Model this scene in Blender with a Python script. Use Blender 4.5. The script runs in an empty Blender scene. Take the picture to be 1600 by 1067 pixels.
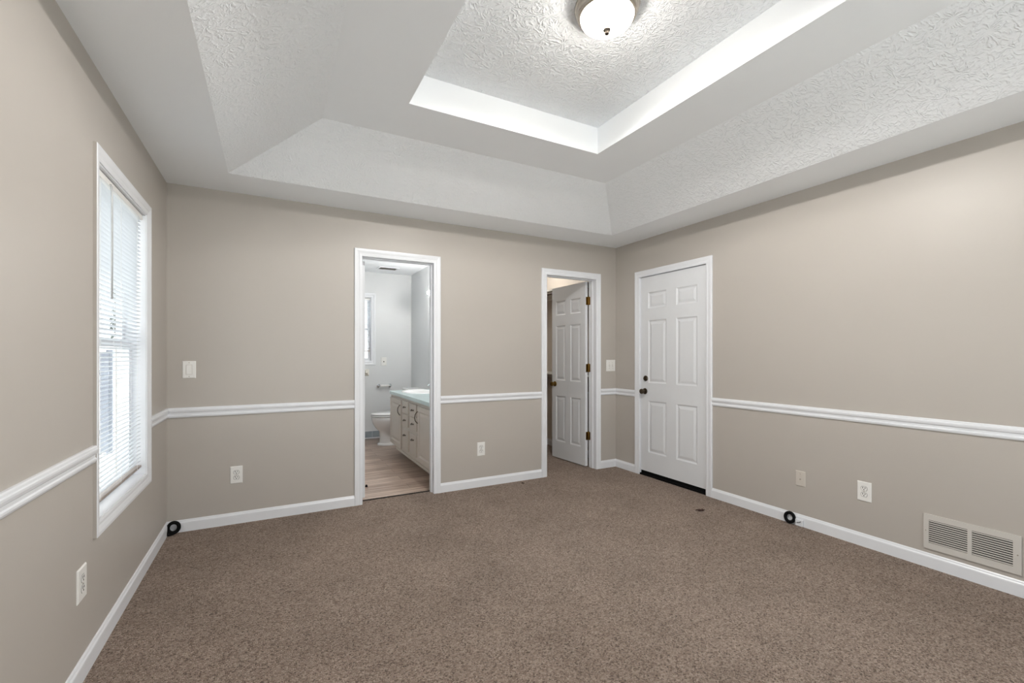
import bpy, bmesh, math, random
from mathutils import Vector, Matrix
random.seed(7)
PI = math.pi
SC = bpy.context.scene
C = SC.collection

# ------------------------------------------------------------------ camera
W, H, L = 4.04, 2.44, 4.5          # room: x 0..W, y 0..-L, soffit height H
cam_d = bpy.data.cameras.new('camera')
cam = bpy.data.objects.new('camera', cam_d); C.objects.link(cam)
cam.location = (0.64465, -3.88326, 1.24061)
cam.rotation_euler = (PI/2, 0, -0.49139)
cam_d.sensor_width = 36.0
cam_d.lens = 701.405 * 36.0 / 1600.0
cam_d.shift_y = (555.05 - 533.5) / 1600.0
cam_d.clip_start = 0.02
SC.camera = cam

# ------------------------------------------------------------------ light, exposure
SKY = 2.4            # overcast sky strength
LAMP = 85.0          # ceiling dome
BEAM = 325.0         # bulbs inside the ceiling dome, watts
VANITY = 330.0        # bathroom globes
CLOSET = 110.0        # closet globe
SC.view_settings.view_transform = 'Standard'
SC.view_settings.look = 'None'
SC.view_settings.gamma = 1.0
SC.view_settings.use_curve_mapping = False
SC.view_settings.exposure = 0.12
SC.cycles.max_bounces = 14
SC.cycles.diffuse_bounces = 8
SC.cycles.sample_clamp_indirect = 6.0

world = bpy.data.worlds.new('overcast_sky'); SC.world = world
world.use_nodes = True
bg = world.node_tree.nodes['Background']
bg.inputs[0].default_value = (0.97, 0.985, 1.0, 1); bg.inputs[1].default_value = SKY

sun_d = bpy.data.lights.new('sun', 'SUN'); sun_d.energy = 14.5; sun_d.angle = math.radians(4); sun_d.color = (1.0, .98, .95)
sun = bpy.data.objects.new('sun', sun_d); C.objects.link(sun)      # high from the right, lights the paving outside
sun.rotation_euler = (math.radians(-6), math.radians(20), 0)

def portal(loc, rot, sx, sy):
    d = bpy.data.lights.new('window_portal', 'AREA'); d.shape = 'RECTANGLE'
    d.size, d.size_y = sx, sy; d.energy = 1.0; d.cycles.is_portal = True
    o = bpy.data.objects.new('window_portal', d); C.objects.link(o)
    o.location = loc; o.rotation_euler = rot
portal((2.02, -L-0.13, 1.08), (PI/2, 0, 0), 2.9, 2.06)            # added rear window, shines to +y
portal((-0.16, -0.985, 1.30), (0, -PI/2, 0), 1.55, 0.85)        # left window, shines to +x
portal((1.56, 3.14, 1.63), (-PI/2, 0, 0), 0.78, 0.95)           # bathroom window, shines to -y

# ------------------------------------------------------------------ materials
def srgb(r, g, b):
    f = lambda c: (c/255/12.92) if c/255 <= 0.04045 else ((c/255+0.055)/1.055)**2.4
    return (f(r), f(g), f(b), 1)

class NT:
    """small node helper"""
    def __init__(s, name):
        s.m = bpy.data.materials.new(name); s.m.use_nodes = True
        s.t = s.m.node_tree; s.b = s.t.nodes['Principled BSDF']
    def n(s, typ, **kw):
        nd = s.t.nodes.new(typ)
        for k, v in kw.items():
            if k.startswith('i_'):
                key = k[2:]
                nd.inputs[int(key) if key.isdigit() else key.replace('_', ' ')].default_value = v
            else: setattr(nd, k, v)
        return nd
    def l(s, a, b): s.t.links.new(a, b)
    def coord(s):
        return s.n('ShaderNodeTexCoord').outputs['Object']
    def geo(s):
        return s.n('ShaderNodeNewGeometry').outputs['Position']
    def noise(s, vec, scale, detail=4, rough=0.55):
        nd = s.n('ShaderNodeTexNoise'); nd.inputs['Scale'].default_value = scale
        nd.inputs['Detail'].default_value = detail; nd.inputs['Roughness'].default_value = rough
        s.l(vec, nd.inputs['Vector']); return nd.outputs['Fac']
    def ramp(s, fac, stops):
        nd = s.n('ShaderNodeValToRGB'); el = nd.color_ramp.elements
        while len(el) < len(stops): el.new(0.5)
        for e, (p, c) in zip(el, stops): e.position = p; e.color = c
        s.l(fac, nd.inputs[0]); return nd.outputs[0]
    def math(s, op, a, b=None, clamp=False):
        nd = s.n('ShaderNodeMath', operation=op); nd.use_clamp = clamp
        for k, v in ((0, a), (1, b)):
            if v is None: continue
            if isinstance(v, (int, float)): nd.inputs[k].default_value = v
            else: s.l(v, nd.inputs[k])
        return nd.outputs[0]
    def vmath(s, op, a, b=None, scale=None):
        nd = s.n('ShaderNodeVectorMath', operation=op)
        for k, v in ((0, a), (1, b)):
            if v is None: continue
            if isinstance(v, tuple): nd.inputs[k].default_value = v
            else: s.l(v, nd.inputs[k])
        if scale is not None: nd.inputs['Scale'].default_value = scale
        return nd.outputs[0]
    def bump(s, h, strength, dist):
        nd = s.n('ShaderNodeBump'); nd.inputs['Strength'].default_value = strength
        nd.inputs['Distance'].default_value = dist
        s.l(h, nd.inputs['Height']); s.l(nd.outputs[0], s.b.inputs['Normal'])
    def base(s, col=None, rough=0.5, metal=0.0, spec=0.5):
        if col is not None:
            if isinstance(col, tuple): s.b.inputs['Base Color'].default_value = col
            else: s.l(col, s.b.inputs['Base Color'])
        s.b.inputs['Roughness'].default_value = rough; s.b.inputs['Metallic'].default_value = metal
        s.b.inputs['Specular IOR Level'].default_value = spec

def mix_rgb(nt, fac, a, b):
    nd = nt.n('ShaderNodeMix', data_type='RGBA')
    if isinstance(fac, (int, float)): nd.inputs[0].default_value = fac
    else: nt.l(fac, nd.inputs[0])
    for k, v in ((6, a), (7, b)):
        if isinstance(v, tuple): nd.inputs[k].default_value = v
        else: nt.l(v, nd.inputs[k])
    return nd.outputs[2]

def plain(name, col, rough=0.45, metal=0.0, spec=0.5, var=0.03, scale=30.0):
    """a plain colour with a trace of procedural unevenness"""
    nt = NT(name); p = nt.geo()
    f = nt.noise(p, scale, 3)
    lo = tuple(c*(1-var) for c in col[:3])+(1,); hi = tuple(min(1, c*(1+var)) for c in col[:3])+(1,)
    nt.base(nt.ramp(f, [(0.3, lo), (0.7, hi)]), rough, metal, spec)
    return nt.m

def paint(name, col, rough=0.42, bump=0.12):
    nt = NT(name); p = nt.geo()
    f = nt.noise(p, 1.3, 3)
    lo = tuple(c*0.985 for c in col[:3])+(1,); hi = tuple(min(1, c*1.015) for c in col[:3])+(1,)
    nt.base(nt.ramp(f, [(0.3, lo), (0.7, hi)]), rough, 0, 0.4)
    h = nt.math('ADD', nt.noise(p, 260, 2), nt.math('MULTIPLY', nt.noise(p, 5, 2), 3.0))
    nt.bump(h, bump, 0.0012)
    return nt.m

def stomp(name, col, dist):
    """brushed, crow's-foot textured ceiling paint"""
    nt = NT(name); p = nt.geo()
    nz = nt.n('ShaderNodeTexNoise'); nz.inputs['Scale'].default_value = 9; nz.inputs['Detail'].default_value = 3
    nt.l(p, nz.inputs['Vector'])
    off = nt.vmath('SCALE', nt.vmath('SUBTRACT', nz.outputs['Color'], (0.5, 0.5, 0.5)), scale=0.11)
    q = nt.vmath('ADD', p, off)
    def layer(scale, k, shift):
        v = nt.vmath('ADD', nt.vmath('SCALE', q, scale=scale), (shift, shift*1.7, 0))
        fl = nt.vmath('MULTIPLY', v, (1, 1, 0))
        vo = nt.n('ShaderNodeTexVoronoi', voronoi_dimensions='2D'); vo.inputs['Scale'].default_value = 1.0
        nt.l(fl, vo.inputs['Vector'])
        d = nt.vmath('SUBTRACT', fl, vo.outputs['Position'])
        sp = nt.n('ShaderNodeSeparateXYZ'); nt.l(d, sp.inputs[0])
        ang = nt.math('ARCTAN2', sp.outputs[1], sp.outputs[0])
        wob = nt.math('MULTIPLY', nt.noise(p, 32, 2), 7.0)
        s = nt.math('SINE', nt.math('ADD', nt.math('MULTIPLY', ang, k), wob))
        s = nt.math('MULTIPLY_ADD', s, 0.5); s.node.inputs[2].default_value = 0.5
        s = nt.math('POWER', s, 2.2)
        brk = nt.ramp(nt.noise(p, 45, 2), [(0.36, (0, 0, 0, 1)), (0.60, (1, 1, 1, 1))])
        fade = nt.ramp(vo.outputs['Distance'], [(0.08, (0, 0, 0, 1)), (0.25, (1, 1, 1, 1))])
        return nt.math('MULTIPLY', nt.math('MULTIPLY', s, brk), fade)
    a = layer(8.5, 14.0, 0.0); b = layer(11.0, 12.0, 5.3)
    h = nt.math('MAXIMUM', a, b)
    h = nt.math('ADD', h, nt.math('MULTIPLY', nt.noise(p, 130, 3), 0.35))
    nt.base(col, 0.75, 0, 0.25)
    nt.bump(h, 0.9, dist)
    return nt.m

def carpet_mat():
    nt = NT('carpet'); p = nt.geo()
    wob = nt.n('ShaderNodeTexNoise'); wob.inputs['Scale'].default_value = 220; nt.l(p, wob.inputs['Vector'])
    q = nt.vmath('ADD', p, nt.vmath('SCALE', nt.vmath('SUBTRACT', wob.outputs['Color'], (0.5, 0.5, 0.5)), scale=0.008))
    vo = nt.n('ShaderNodeTexVoronoi'); vo.inputs['Scale'].default_value = 175; nt.l(q, vo.inputs['Vector'])
    sepc = nt.n('ShaderNodeSeparateColor'); nt.l(vo.outputs['Color'], sepc.inputs[0])
    tuft = nt.ramp(sepc.outputs[0], [(0.0, srgb(108, 88, 75)), (0.22, srgb(166, 143, 127)), (0.6, srgb(192, 169, 152)), (1.0, srgb(222, 202, 186))])
    fine = nt.ramp(nt.noise(p, 420, 2), [(0.38, (0.40, 0.37, 0.35, 1)), (0.56, (1, 1, 1, 1))])
    mult = nt.n('ShaderNodeMix', data_type='RGBA', blend_type='MULTIPLY'); mult.inputs[0].default_value = 0.8
    nt.l(tuft, mult.inputs[6]); nt.l(fine, mult.inputs[7])
    big = nt.ramp(nt.noise(p, 2.6, 5, .62), [(0.32, (0.80, 0.785, 0.77, 1)), (0.66, (1, 1, 1, 1))])
    m2 = nt.n('ShaderNodeMix', data_type='RGBA', blend_type='MULTIPLY'); m2.inputs[0].default_value = 1.0
    nt.l(mult.outputs[2], m2.inputs[6]); nt.l(big, m2.inputs[7])
    nt.base(m2.outputs[2], 0.95, 0, 0.1)
    nt.b.inputs['Sheen Weight'].default_value = 0.15
    h = nt.math('ADD', nt.math('MULTIPLY', vo.outputs['Distance'], -1.2), nt.noise(p, 300, 3))
    nt.bump(h, 1.0, 0.009)
    return nt.m

def plank_mat():
    nt = NT('vinyl_plank'); p = nt.geo()
    br = nt.n('ShaderNodeTexBrick'); br.offset = 0.37
    br.inputs['Scale'].default_value = 1.0; br.inputs['Brick Width'].default_value = 1.1
    br.inputs['Row Height'].default_value = 0.15; br.inputs['Mortar Size'].default_value = 0.0015
    br.inputs['Color1'].default_value = srgb(200, 180, 165); br.inputs['Color2'].default_value = srgb(164, 142, 126)
    br.inputs['Mortar'].default_value = srgb(110, 86, 70)
    nt.l(p, br.inputs['Vector'])
    st = nt.vmath('MULTIPLY', p, (2.2, 30.0, 1.0))
    gr = nt.ramp(nt.noise(st, 1.0, 5, 0.6), [(0.38, (0.42, 0.34, 0.29, 1)), (0.58, (1, 1, 1, 1))])
    m = nt.n('ShaderNodeMix', data_type='RGBA', blend_type='MULTIPLY'); m.inputs[0].default_value = 0.85
    nt.l(br.outputs['Color'], m.inputs[6]); nt.l(gr, m.inputs[7])
    nt.base(m.outputs[2], 0.30, 0, 0.5)
    return nt.m

def emit(name, col, strength):
    nt = NT(name); p = nt.geo()
    nt.base((0.9, 0.9, 0.88, 1), 0.4)
    e = nt.ramp(nt.noise(p, 6, 2), [(0.2, tuple(c*0.97 for c in col[:3])+(1,)), (0.8, col)])
    nt.l(e, nt.b.inputs['Emission Color']); nt.b.inputs['Emission Strength'].default_value = strength
    return nt.m

M = {}
M['wall'] = paint('greige_wall_paint', srgb(179, 173, 166))
M['bathwall'] = paint('cool_grey_wall_paint', srgb(212, 214, 215))
M['closetwall'] = paint('closet_wall_paint', srgb(202, 193, 182))
M['ceil_smooth'] = paint('white_ceiling_paint', srgb(238, 241, 244), 0.7, 0.2)
M['ceil_stomp'] = stomp('textured_ceiling_paint', srgb(238, 241, 244), .0025)
M['ceil_heavy'] = stomp('heavily_textured_ceiling_paint', srgb(238, 241, 244), .0046)
M['trim'] = plain('white_trim_paint', srgb(224, 226, 230), 0.3, var=0.015, scale=8)
M['door'] = plain('white_door_paint', srgb(216, 218, 221), 0.35, var=0.012, scale=5)
M['plate'] = plain('white_plate_plastic', srgb(230, 229, 226), 0.3, var=0.01)
M['plate_beige'] = plain('painted_plate', srgb(199, 192, 183), 0.4, var=0.01)
M['slot'] = plain('dark_slot', srgb(30, 28, 27), 0.6)
M['carpet'] = carpet_mat()
M['plank'] = plank_mat()
M['black'] = plain('black_rubber', srgb(9, 9, 10), 0.7, spec=0.15)
M['nickel'] = plain('brushed_nickel', srgb(176, 168, 158), 0.33, 1.0, var=0.05, scale=60)
M['brass'] = plain('aged_brass', srgb(124, 98, 52), 0.32, 1.0, var=0.15, scale=90)
M['pewter'] = plain('antique_pewter', srgb(92, 82, 70), 0.3, 1.0, var=0.15, scale=90)
M['finial'] = plain('dull_finial_metal', srgb(60, 55, 50), 0.9, spec=0.02, var=0.05)
M['chrome'] = plain('chrome', srgb(210, 212, 214), 0.12, 1.0, var=0.01)
M['porcelain'] = plain('white_porcelain', srgb(236, 236, 236), 0.12, var=0.005)
M['ceramic'] = plain('ivory_ceramic', srgb(226, 222, 212), 0.2, var=0.01)
M['cabinet'] = plain('cream_cabinet_paint', srgb(206, 199, 190), 0.4, var=0.02, scale=6)
M['counter'] = plain('pale_aqua_marble', srgb(204, 224, 224), 0.15, var=0.03, scale=7)
M['grille'] = plain('grille_enamel', srgb(199, 195, 189), 0.4, var=0.01)
M['shade_and_strip'] = plain('painted_shade_and_strip', srgb(20, 16, 13), 0.8)  # near-black: painted shade behind louvers, also the doorway edge strip
M['taupe'] = plain('backlit_shade_taupe', srgb(158, 147, 140), 0.4, var=0.01)  # backlit shade of the blind's bottom rail put into its colour
M['shelf'] = plain('white_shelf_paint', srgb(228, 224, 217), 0.4, var=0.015)
M['rodwood'] = plain('dark_rod', srgb(70, 52, 40), 0.4, var=0.1)
M['bracketwood'] = plain('brown_bracket', srgb(150, 112, 78), 0.5, var=0.1)
M['tile'] = plain('grey_blue_tile', srgb(150, 160, 166), 0.25, var=0.05, scale=12)
M['debris'] = plain('dark_brown_leaf', srgb(62, 36, 26), 0.8, var=0.3, scale=120)
M['bounce_ground'] = plain('pale_bounce_ground', srgb(196, 197, 196), 0.9, var=0.08, scale=3)  # ground tone raised so that it bounces daylight up to the ceilings
M['siding'] = plain('pale_grey_siding', srgb(128, 134, 146), 0.7, var=0.03)
M['bark'] = plain('bark', srgb(58, 50, 44), 0.9, var=0.3)
M['leaf'] = plain('tree_leaf', srgb(48, 62, 44), 0.8, var=0.4, scale=20)
M['dome'] = emit('lit_frosted_glass', (1.0, 0.94, 0.86, 1), LAMP)
# lit glass lets part of the bulbs' light straight through
_m = M['dome']; _t = _m.node_tree; _tp = _t.nodes.new('ShaderNodeBsdfTransparent'); _mx = _t.nodes.new('ShaderNodeMixShader'); _mx.inputs[0].default_value = .5
_t.links.new(_t.nodes['Principled BSDF'].outputs[0], _mx.inputs[1]); _t.links.new(_tp.outputs[0], _mx.inputs[2]); _t.links.new(_mx.outputs[0], _t.nodes['Material Output'].inputs[0])
M['bulb'] = emit('lit_globe_glass', (1.0, 0.97, 0.93, 1), VANITY)
M['closetbulb'] = emit('lit_closet_globe', (1.0, 0.965, 0.92, 1), CLOSET)

nt = NT('blind_slat'); p = nt.geo()
nt.base(nt.ramp(nt.noise(p, 12, 2), [(0.3, srgb(232, 235, 238)), (0.7, srgb(238, 240, 242))]), 0.45)
tr = nt.n('ShaderNodeBsdfTranslucent'); tr.inputs[0].default_value = srgb(240, 242, 244)
mx = nt.n('ShaderNodeMixShader'); mx.inputs[0].default_value = 0.6
nt.l(nt.b.outputs[0], mx.inputs[1]); nt.l(tr.outputs[0], mx.inputs[2])
nt.l(mx.outputs[0], nt.t.nodes['Material Output'].inputs[0]); M['slat'] = nt.m

nt = NT('window_glass'); p = nt.geo()
nt.base((0.96, 0.98, 0.98, 1), 0.0)
gl = nt.n('ShaderNodeBsdfGlossy'); gl.inputs['Roughness'].default_value = 0.02
tp = nt.n('ShaderNodeBsdfTransparent'); nt.l(nt.ramp(nt.noise(p, 2, 1), [(0, (0.94, 0.96, 0.96, 1)), (1, (0.96, 0.975, 0.97, 1))]), tp.inputs[0])
fr = nt.n('ShaderNodeFresnel'); fr.inputs[0].default_value = 1.45
mx = nt.n('ShaderNodeMixShader'); gb = nt.n('ShaderNodeNewGeometry'); nt.l(nt.math('MULTIPLY', fr.outputs[0], nt.math('SUBTRACT', 1.0, gb.outputs['Backfacing'])), mx.inputs[0]); nt.l(tp.outputs[0], mx.inputs[1]); nt.l(gl.outputs[0], mx.inputs[2])
nt.l(mx.outputs[0], nt.t.nodes['Material Output'].inputs[0]); M['glass'] = nt.m

# ------------------------------------------------------------------ object helpers
def link(name, bm, mats, parent=None, bevel=0.0, smooth=False, seg=2):
    bmesh.ops.recalc_face_normals(bm, faces=bm.faces)
    me = bpy.data.meshes.new(name); bm.to_mesh(me); bm.free()
    for m in (mats if isinstance(mats, (list, tuple)) else [mats]): me.materials.append(M[m])
    if smooth:
        for f in me.polygons: f.use_smooth = True
    o = bpy.data.objects.new(name, me); C.objects.link(o)
    if parent: o.parent = parent
    if bevel:
        md = o.modifiers.new('edge', 'BEVEL'); md.width = bevel; md.segments = seg
        md.limit_method = 'ANGLE'; md.angle_limit = math.radians(35)
    if smooth == 'auto':
        for f in me.polygons: f.use_smooth = True
        md = o.modifiers.new('split', 'EDGE_SPLIT'); md.split_angle = math.radians(40)
    return o

def tag(o, label=None, cat=None, group=None, kind=None):
    if label: o['label'] = label
    if cat: o['category'] = cat
    if group: o['group'] = group
    if kind: o['kind'] = kind
    return o

def empty(name, loc, rot=(0, 0, 0)):
    o = bpy.data.objects.new(name, None); C.objects.link(o)
    o.location = loc; o.rotation_euler = rot; o.empty_display_size = 0.05
    return o

def copy_tree(o, parent=None):
    c = o.copy(); C.objects.link(c)
    if parent: c.parent = parent
    for ch in [x for x in o.children]: copy_tree(ch, c)
    return c

def box(bm, x0, x1, y0, y1, z0, z1, mi=0):
    v = [bm.verts.new(p) for p in ((x0,y0,z0),(x1,y0,z0),(x1,y1,z0),(x0,y1,z0),(x0,y0,z1),(x1,y0,z1),(x1,y1,z1),(x0,y1,z1))]
    for f in ((0,3,2,1),(4,5,6,7),(0,1,5,4),(1,2,6,5),(2,3,7,6),(3,0,4,7)):
        fc = bm.faces.new([v[i] for i in f]); fc.material_index = mi
    return v

def boxes(*bs):
    bm = bmesh.new()
    for b in bs: box(bm, *b)
    return bm

def ring(bm, pts_list, closed=True, cap=True):
    """skin successive loops of equal length"""
    loops = [[bm.verts.new(p) for p in pts] for pts in pts_list]
    n = len(loops[0])
    for a, b in zip(loops, loops[1:]):
        for i in range(n if closed else n-1):
            j = (i+1) % n
            bm.faces.new((a[i], a[j], b[j], b[i]))
    if cap:
        bm.faces.new(loops[0][::-1]); bm.faces.new(loops[-1])
    return loops

def lathe(bm, prof, center=(0, 0, 0), axis='z', n=40, cap=True):
    loops = []
    for r, h in prof:
        pts = []
        for i in range(n):
            a = 2*PI*i/n; u, v = max(r, 1e-4)*math.cos(a), max(r, 1e-4)*math.sin(a)
            p = {'z': (u, v, h), 'x': (h, u, v), 'y': (u, h, v)}[axis]
            pts.append(tuple(p[k]+center[k] for k in range(3)))
        loops.append(pts)
    ring(bm, loops, cap=cap)

def tube(bm, pts, r, n=10, closed=False):
    pts = [Vector(p) for p in pts]; N = len(pts); loops = []
    up0 = None
    for i, p in enumerate(pts):
        if closed: t = pts[(i+1) % N]-pts[i-1]
        else: t = pts[min(i+1, N-1)]-pts[max(i-1, 0)]
        t.normalize()
        if up0 is None:
            up0 = Vector((0, 0, 1)) if abs(t.z) < 0.9 else Vector((1, 0, 0))
        u = (up0 - t*up0.dot(t)).normalized(); up0 = u; w = t.cross(u)
        rr = r[i] if isinstance(r, (list, tuple)) else r
        loops.append([tuple(p+u*rr*math.cos(2*PI*k/n)+w*rr*math.sin(2*PI*k/n)) for k in range(n)])
    if closed: loops.append(loops[0])
    ring(bm, loops, cap=not closed)
    if closed: bmesh.ops.remove_doubles(bm, verts=bm.verts, dist=1e-6)

# frames: map (along wall, height, out from the wall) to the world
def on_back(a, z, d): return (a, -d, z)
def on_right(a, z, d): return (W-d, a, z)
def on_left(a, z, d): return (d, a, z)

def extrude_profile(bm, f, a0, a1, prof, m0=0, m1=0):
    """prof: (z, out) outline; m0/m1: mitre factors at both ends"""
    A = [f(a0+m0*d, z, d) for z, d in prof]; B = [f(a1+m1*d, z, d) for z, d in prof]
    ring(bm, [A, B])

def casing(bm, f, a0, a1, z0, z1, prof, closed=False):
    """prof: (w outward from the inner edge, out of the wall)"""
    loops = []
    for w, d in prof:
        loops.append([f(a0-w, z0-(w if closed else 0), d), f(a0-w, z1+w, d), f(a1+w, z1+w, d), f(a1+w, z0-(w if closed else 0), d)])
    # columns: corner index; rows: profile points
    cols = [[bm.verts.new(loops[i][c]) for i in range(len(prof))] for c in range(4)]
    n = len(prof)
    for c in (range(4) if closed else range(3)):
        p, q = cols[c], cols[(c+1) % 4]
        for i in range(n):
            j = (i+1) % n
            bm.faces.new((p[i], p[j], q[j], q[i]))
    if not closed:
        bm.faces.new(cols[0]); bm.faces.new(cols[3][::-1])

CASE = [(0, 0), (0, .009), (.008, .011), (.018, .012), (.026, .010), (.036, .013), (.048, .015), (.060, .015), (.063, .011), (.063, 0)]
RAIL = [(.803, 0), (.803, .008), (.812, .012), (.819, .012), (.823, .008), (.835, .009), (.841, .015), (.851, .018), (.858, .018), (.861, .014), (.868, .013), (.872, .009), (.872, 0)]
BASE = [(0, 0), (0, .013), (.060, .013), (.066, .012), (.072, .008), (.079, .006), (.083, .003), (.083, 0)]

def panel_face(bm, w, h, y, sgn, panels):
    """a door face in the xz plane at y, facing sgn*y, with sunk and raised panels (x0,x1,z0,z1)"""
    xs = sorted({0, w} | {v for p in panels for v in p[:2]}); zs = sorted({0, h} | {v for p in panels for v in p[2:]})
    V = {}
    def v(x, z, d=0.0):
        k = (round(x, 5), round(z, 5), round(d, 5))
        if k not in V: V[k] = bm.verts.new((x, y-sgn*d, z))
        return V[k]
    def inside(x, z):
        for p in panels:
            if p[0] < x < p[1] and p[2] < z < p[3]: return p
    for i in range(len(xs)-1):
        for j in range(len(zs)-1):
            p = inside((xs[i]+xs[i+1])/2, (zs[j]+zs[j+1])/2)
            if p: continue
            bm.faces.new((v(xs[i], zs[j]), v(xs[i+1], zs[j]), v(xs[i+1], zs[j+1]), v(xs[i], zs[j+1])))
    for p in panels:
        prev = None
        for ins, d in ((0, 0), (.004, .0035), (.013, .008), (.020, .008), (.042, .002), (.046, .0018)):
            k = [(p[0]+ins, p[2]+ins), (p[1]-ins, p[2]+ins), (p[1]-ins, p[3]-ins), (p[0]+ins, p[3]-ins)]
            if prev is None:
                # outer loop follows the grid vertices so that the face stays watertight
                cur = [v(a, b, d) for a, b in k]
            else:
                cur = [v(a, b, d) for a, b in k]
                for q in range(4):
                    bm.faces.new((prev[q], prev[(q+1) % 4], cur[(q+1) % 4], cur[q]))
            prev = cur
        bm.faces.new(prev)

def six_panel(w, h, t):
    """door slab: x 0..w, y 0..t, z 0..h"""
    s = w/0.813; k = h/2.02
    cols = ((.105*s, .345*s), (.468*s, .708*s)); rows = ((.20*k, .735*k), (.92*k, 1.565*k), (1.69*k, 1.855*k))
    P = [(c0, c1, r0, r1) for c0, c1 in cols for r0, r1 in rows]
    bm = bmesh.new()
    panel_face(bm, w, h, 0, -1, P); panel_face(bm, w, h, t, 1, P)
    for (a, b) in (((0, 0), (w, 0)), ((w, 0), (w, h)), ((w, h), (0, h)), ((0, h), (0, 0))):
        bm.faces.new([bm.verts.new(q) for q in ((a[0], 0, a[1]), (b[0], 0, b[1]), (b[0], t, b[1]), (a[0], t, a[1]))])
    bmesh.ops.remove_doubles(bm, verts=bm.verts, dist=1e-5)
    return bm

# ================================================================== SETTING
T = 0.12
# floor
tag(link('floor', boxes((-T, W+T, -L-T, 0.12, -.10, 0), (2.70, W+T, 0.12, 2.02, -.10, 0)), 'carpet'),
    'brown speckled carpet covering the bedroom and closet', 'carpet', kind='structure')
tag(link('floor_bathroom', boxes((0.5, 2.655, 0.095, 3.11, -.10, -.002)), 'plank'),
    'wood-look plank floor of the bathroom', 'floor', kind='structure')

def wall(name, mat, label, *bs):
    return tag(link(name, boxes(*bs), mat), label, 'wall', kind='structure')
BX0, BX1, BZ = 1.290, 1.944, 2.085       # bathroom doorway, rough
CX0, CX1, CZ = 3.105, 3.776, 2.085       # closet doorway, rough
RZ = 3.0
bm = boxes((-T, BX0, 0, T, 0, RZ), (BX0, BX1, 0, T, BZ, RZ), (BX1, CX0, 0, T, 0, RZ), (CX0, CX1, 0, T, CZ, RZ), (CX1, W+T, 0, T, 0, RZ))
# bathroom and closet sides get their own paint
for f in bm.faces:
    c = f.calc_center_median()
    if abs(c.y-T) < 1e-4: f.material_index = 1 if c.x < 2.6 else 2
tag(link('wall_back', bm, ['wall', 'bathwall', 'closetwall']), 'greige back wall with the two open doorways', 'wall', kind='structure')
WY0, WY1, WZ0, WZ1 = -1.405, -0.568, 0.542, 2.064     # bedroom window opening
wall('wall_left', 'wall', 'greige left wall around the window', (-T-.02, 0, -L-T, WY0, 0, RZ), (-T-.02, 0, WY0, WY1, 0, WZ0), (-T-.02, 0, WY0, WY1, WZ1, RZ), (-T-.02, 0, WY1, 0, 0, RZ))
DY0, DY1, DZ = -1.212, -0.354, 2.078                  # exterior door, rough
bm = boxes((W, W+T, -L-T, DY0, 0, RZ), (W, W+T, DY0, DY1, DZ, RZ), (W, W+T, DY1, 0, 0, RZ))
tag(link('wall_right', bm, 'wall'), 'greige right wall around the closed white door', 'wall', kind='structure')
wall('wall_rear', 'wall', 'greige rear wall behind the camera', (0, 0.57, -L-T, -L, 0, RZ), (0.57, 3.47, -L-T, -L, 0, 0.05), (0.57, 3.47, -L-T, -L, 2.1, RZ), (3.47, W, -L-T, -L, 0, RZ))
# bathroom shell
BF, BR, BH = 3.005, 2.555, 2.48
WBX0, WBX1, WBZ0, WBZ1 = 1.16, 1.955, 1.150, 2.105
wall('wall_bathroom_far', 'bathwall', 'pale grey far wall of the bathroom', (0.5, WBX0, BF, BF+.1, 0, RZ), (WBX0, WBX1, BF, BF+.1, 0, WBZ0), (WBX0, WBX1, BF, BF+.1, WBZ1, RZ), (WBX1, BR+.1, BF, BF+.1, 0, RZ))
bm = boxes((BR, BR+.1, T, BF, 0, RZ))
tag(link('wall_bathroom_right', bm, 'bathwall'), 'pale grey bathroom wall behind the vanity', 'wall', kind='structure')
wall('wall_bathroom_left', 'bathwall', 'bathroom side wall hidden by the doorway', (0.5, 0.6, T, BF, 0, RZ))
wall('ceiling_bathroom', 'ceil_smooth', 'white bathroom ceiling', (0.6, BR, T, BF, BH, BH+.1))['category'] = 'ceiling'
# closet shell
wall('wall_closet_right', 'closetwall', 'beige side wall inside the closet', (W, W+T, T, 2.02, 0, RZ))
wall('wall_closet_far', 'closetwall', 'beige end wall inside the closet', (2.70, W, 1.92, 2.02, 0, RZ))
wall('wall_closet_left', 'closetwall', 'beige inner wall on the hidden side of the closet', (2.70, 2.80, T, 1.92, 0, RZ))
wall('ceiling_closet', 'ceil_smooth', 'white closet ceiling', (2.80, W, T, 1.92, H, H+.1))['category'] = 'ceiling'

# tray ceiling
def rect(i, z): return [(i, -i, z), (W-i, -i, z), (W-i, -L+i, z), (i, -L+i, z)]
bm = bmesh.new()
levels = [(0, H), (.392, H), (.918, 2.69), (1.338, 2.682), (1.338, 2.868)]
lp = [[bm.verts.new(p) for p in rect(i, z)] for i, z in levels]
for k, (a, b) in enumerate(zip(lp, lp[1:])):
    for i in range(4):
        f = bm.faces.new((a[i], a[(i+1) % 4], b[(i+1) % 4], b[i])); f.material_index = 1 if k == 1 else 0
f = bm.faces.new(lp[-1]); f.material_index = 2
top = [bm.verts.new((x, y, 3.0)) for x, y, z in rect(0, 0)]
for i in range(4): bm.faces.new((lp[0][i], top[i], top[(i+1) % 4], lp[0][(i+1) % 4]))
bm.faces.new(top)
tag(link('ceiling', bm, ['ceil_smooth', 'ceil_stomp', 'ceil_heavy']), 'white textured tray ceiling with a raised centre', 'ceiling', kind='structure')
tag(link('roof', boxes((-.3, W+.3, -L-.3, 3.3, 3.0, 3.1)), 'siding'), 'flat roof slab over the rooms', 'roof', kind='structure')

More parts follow.
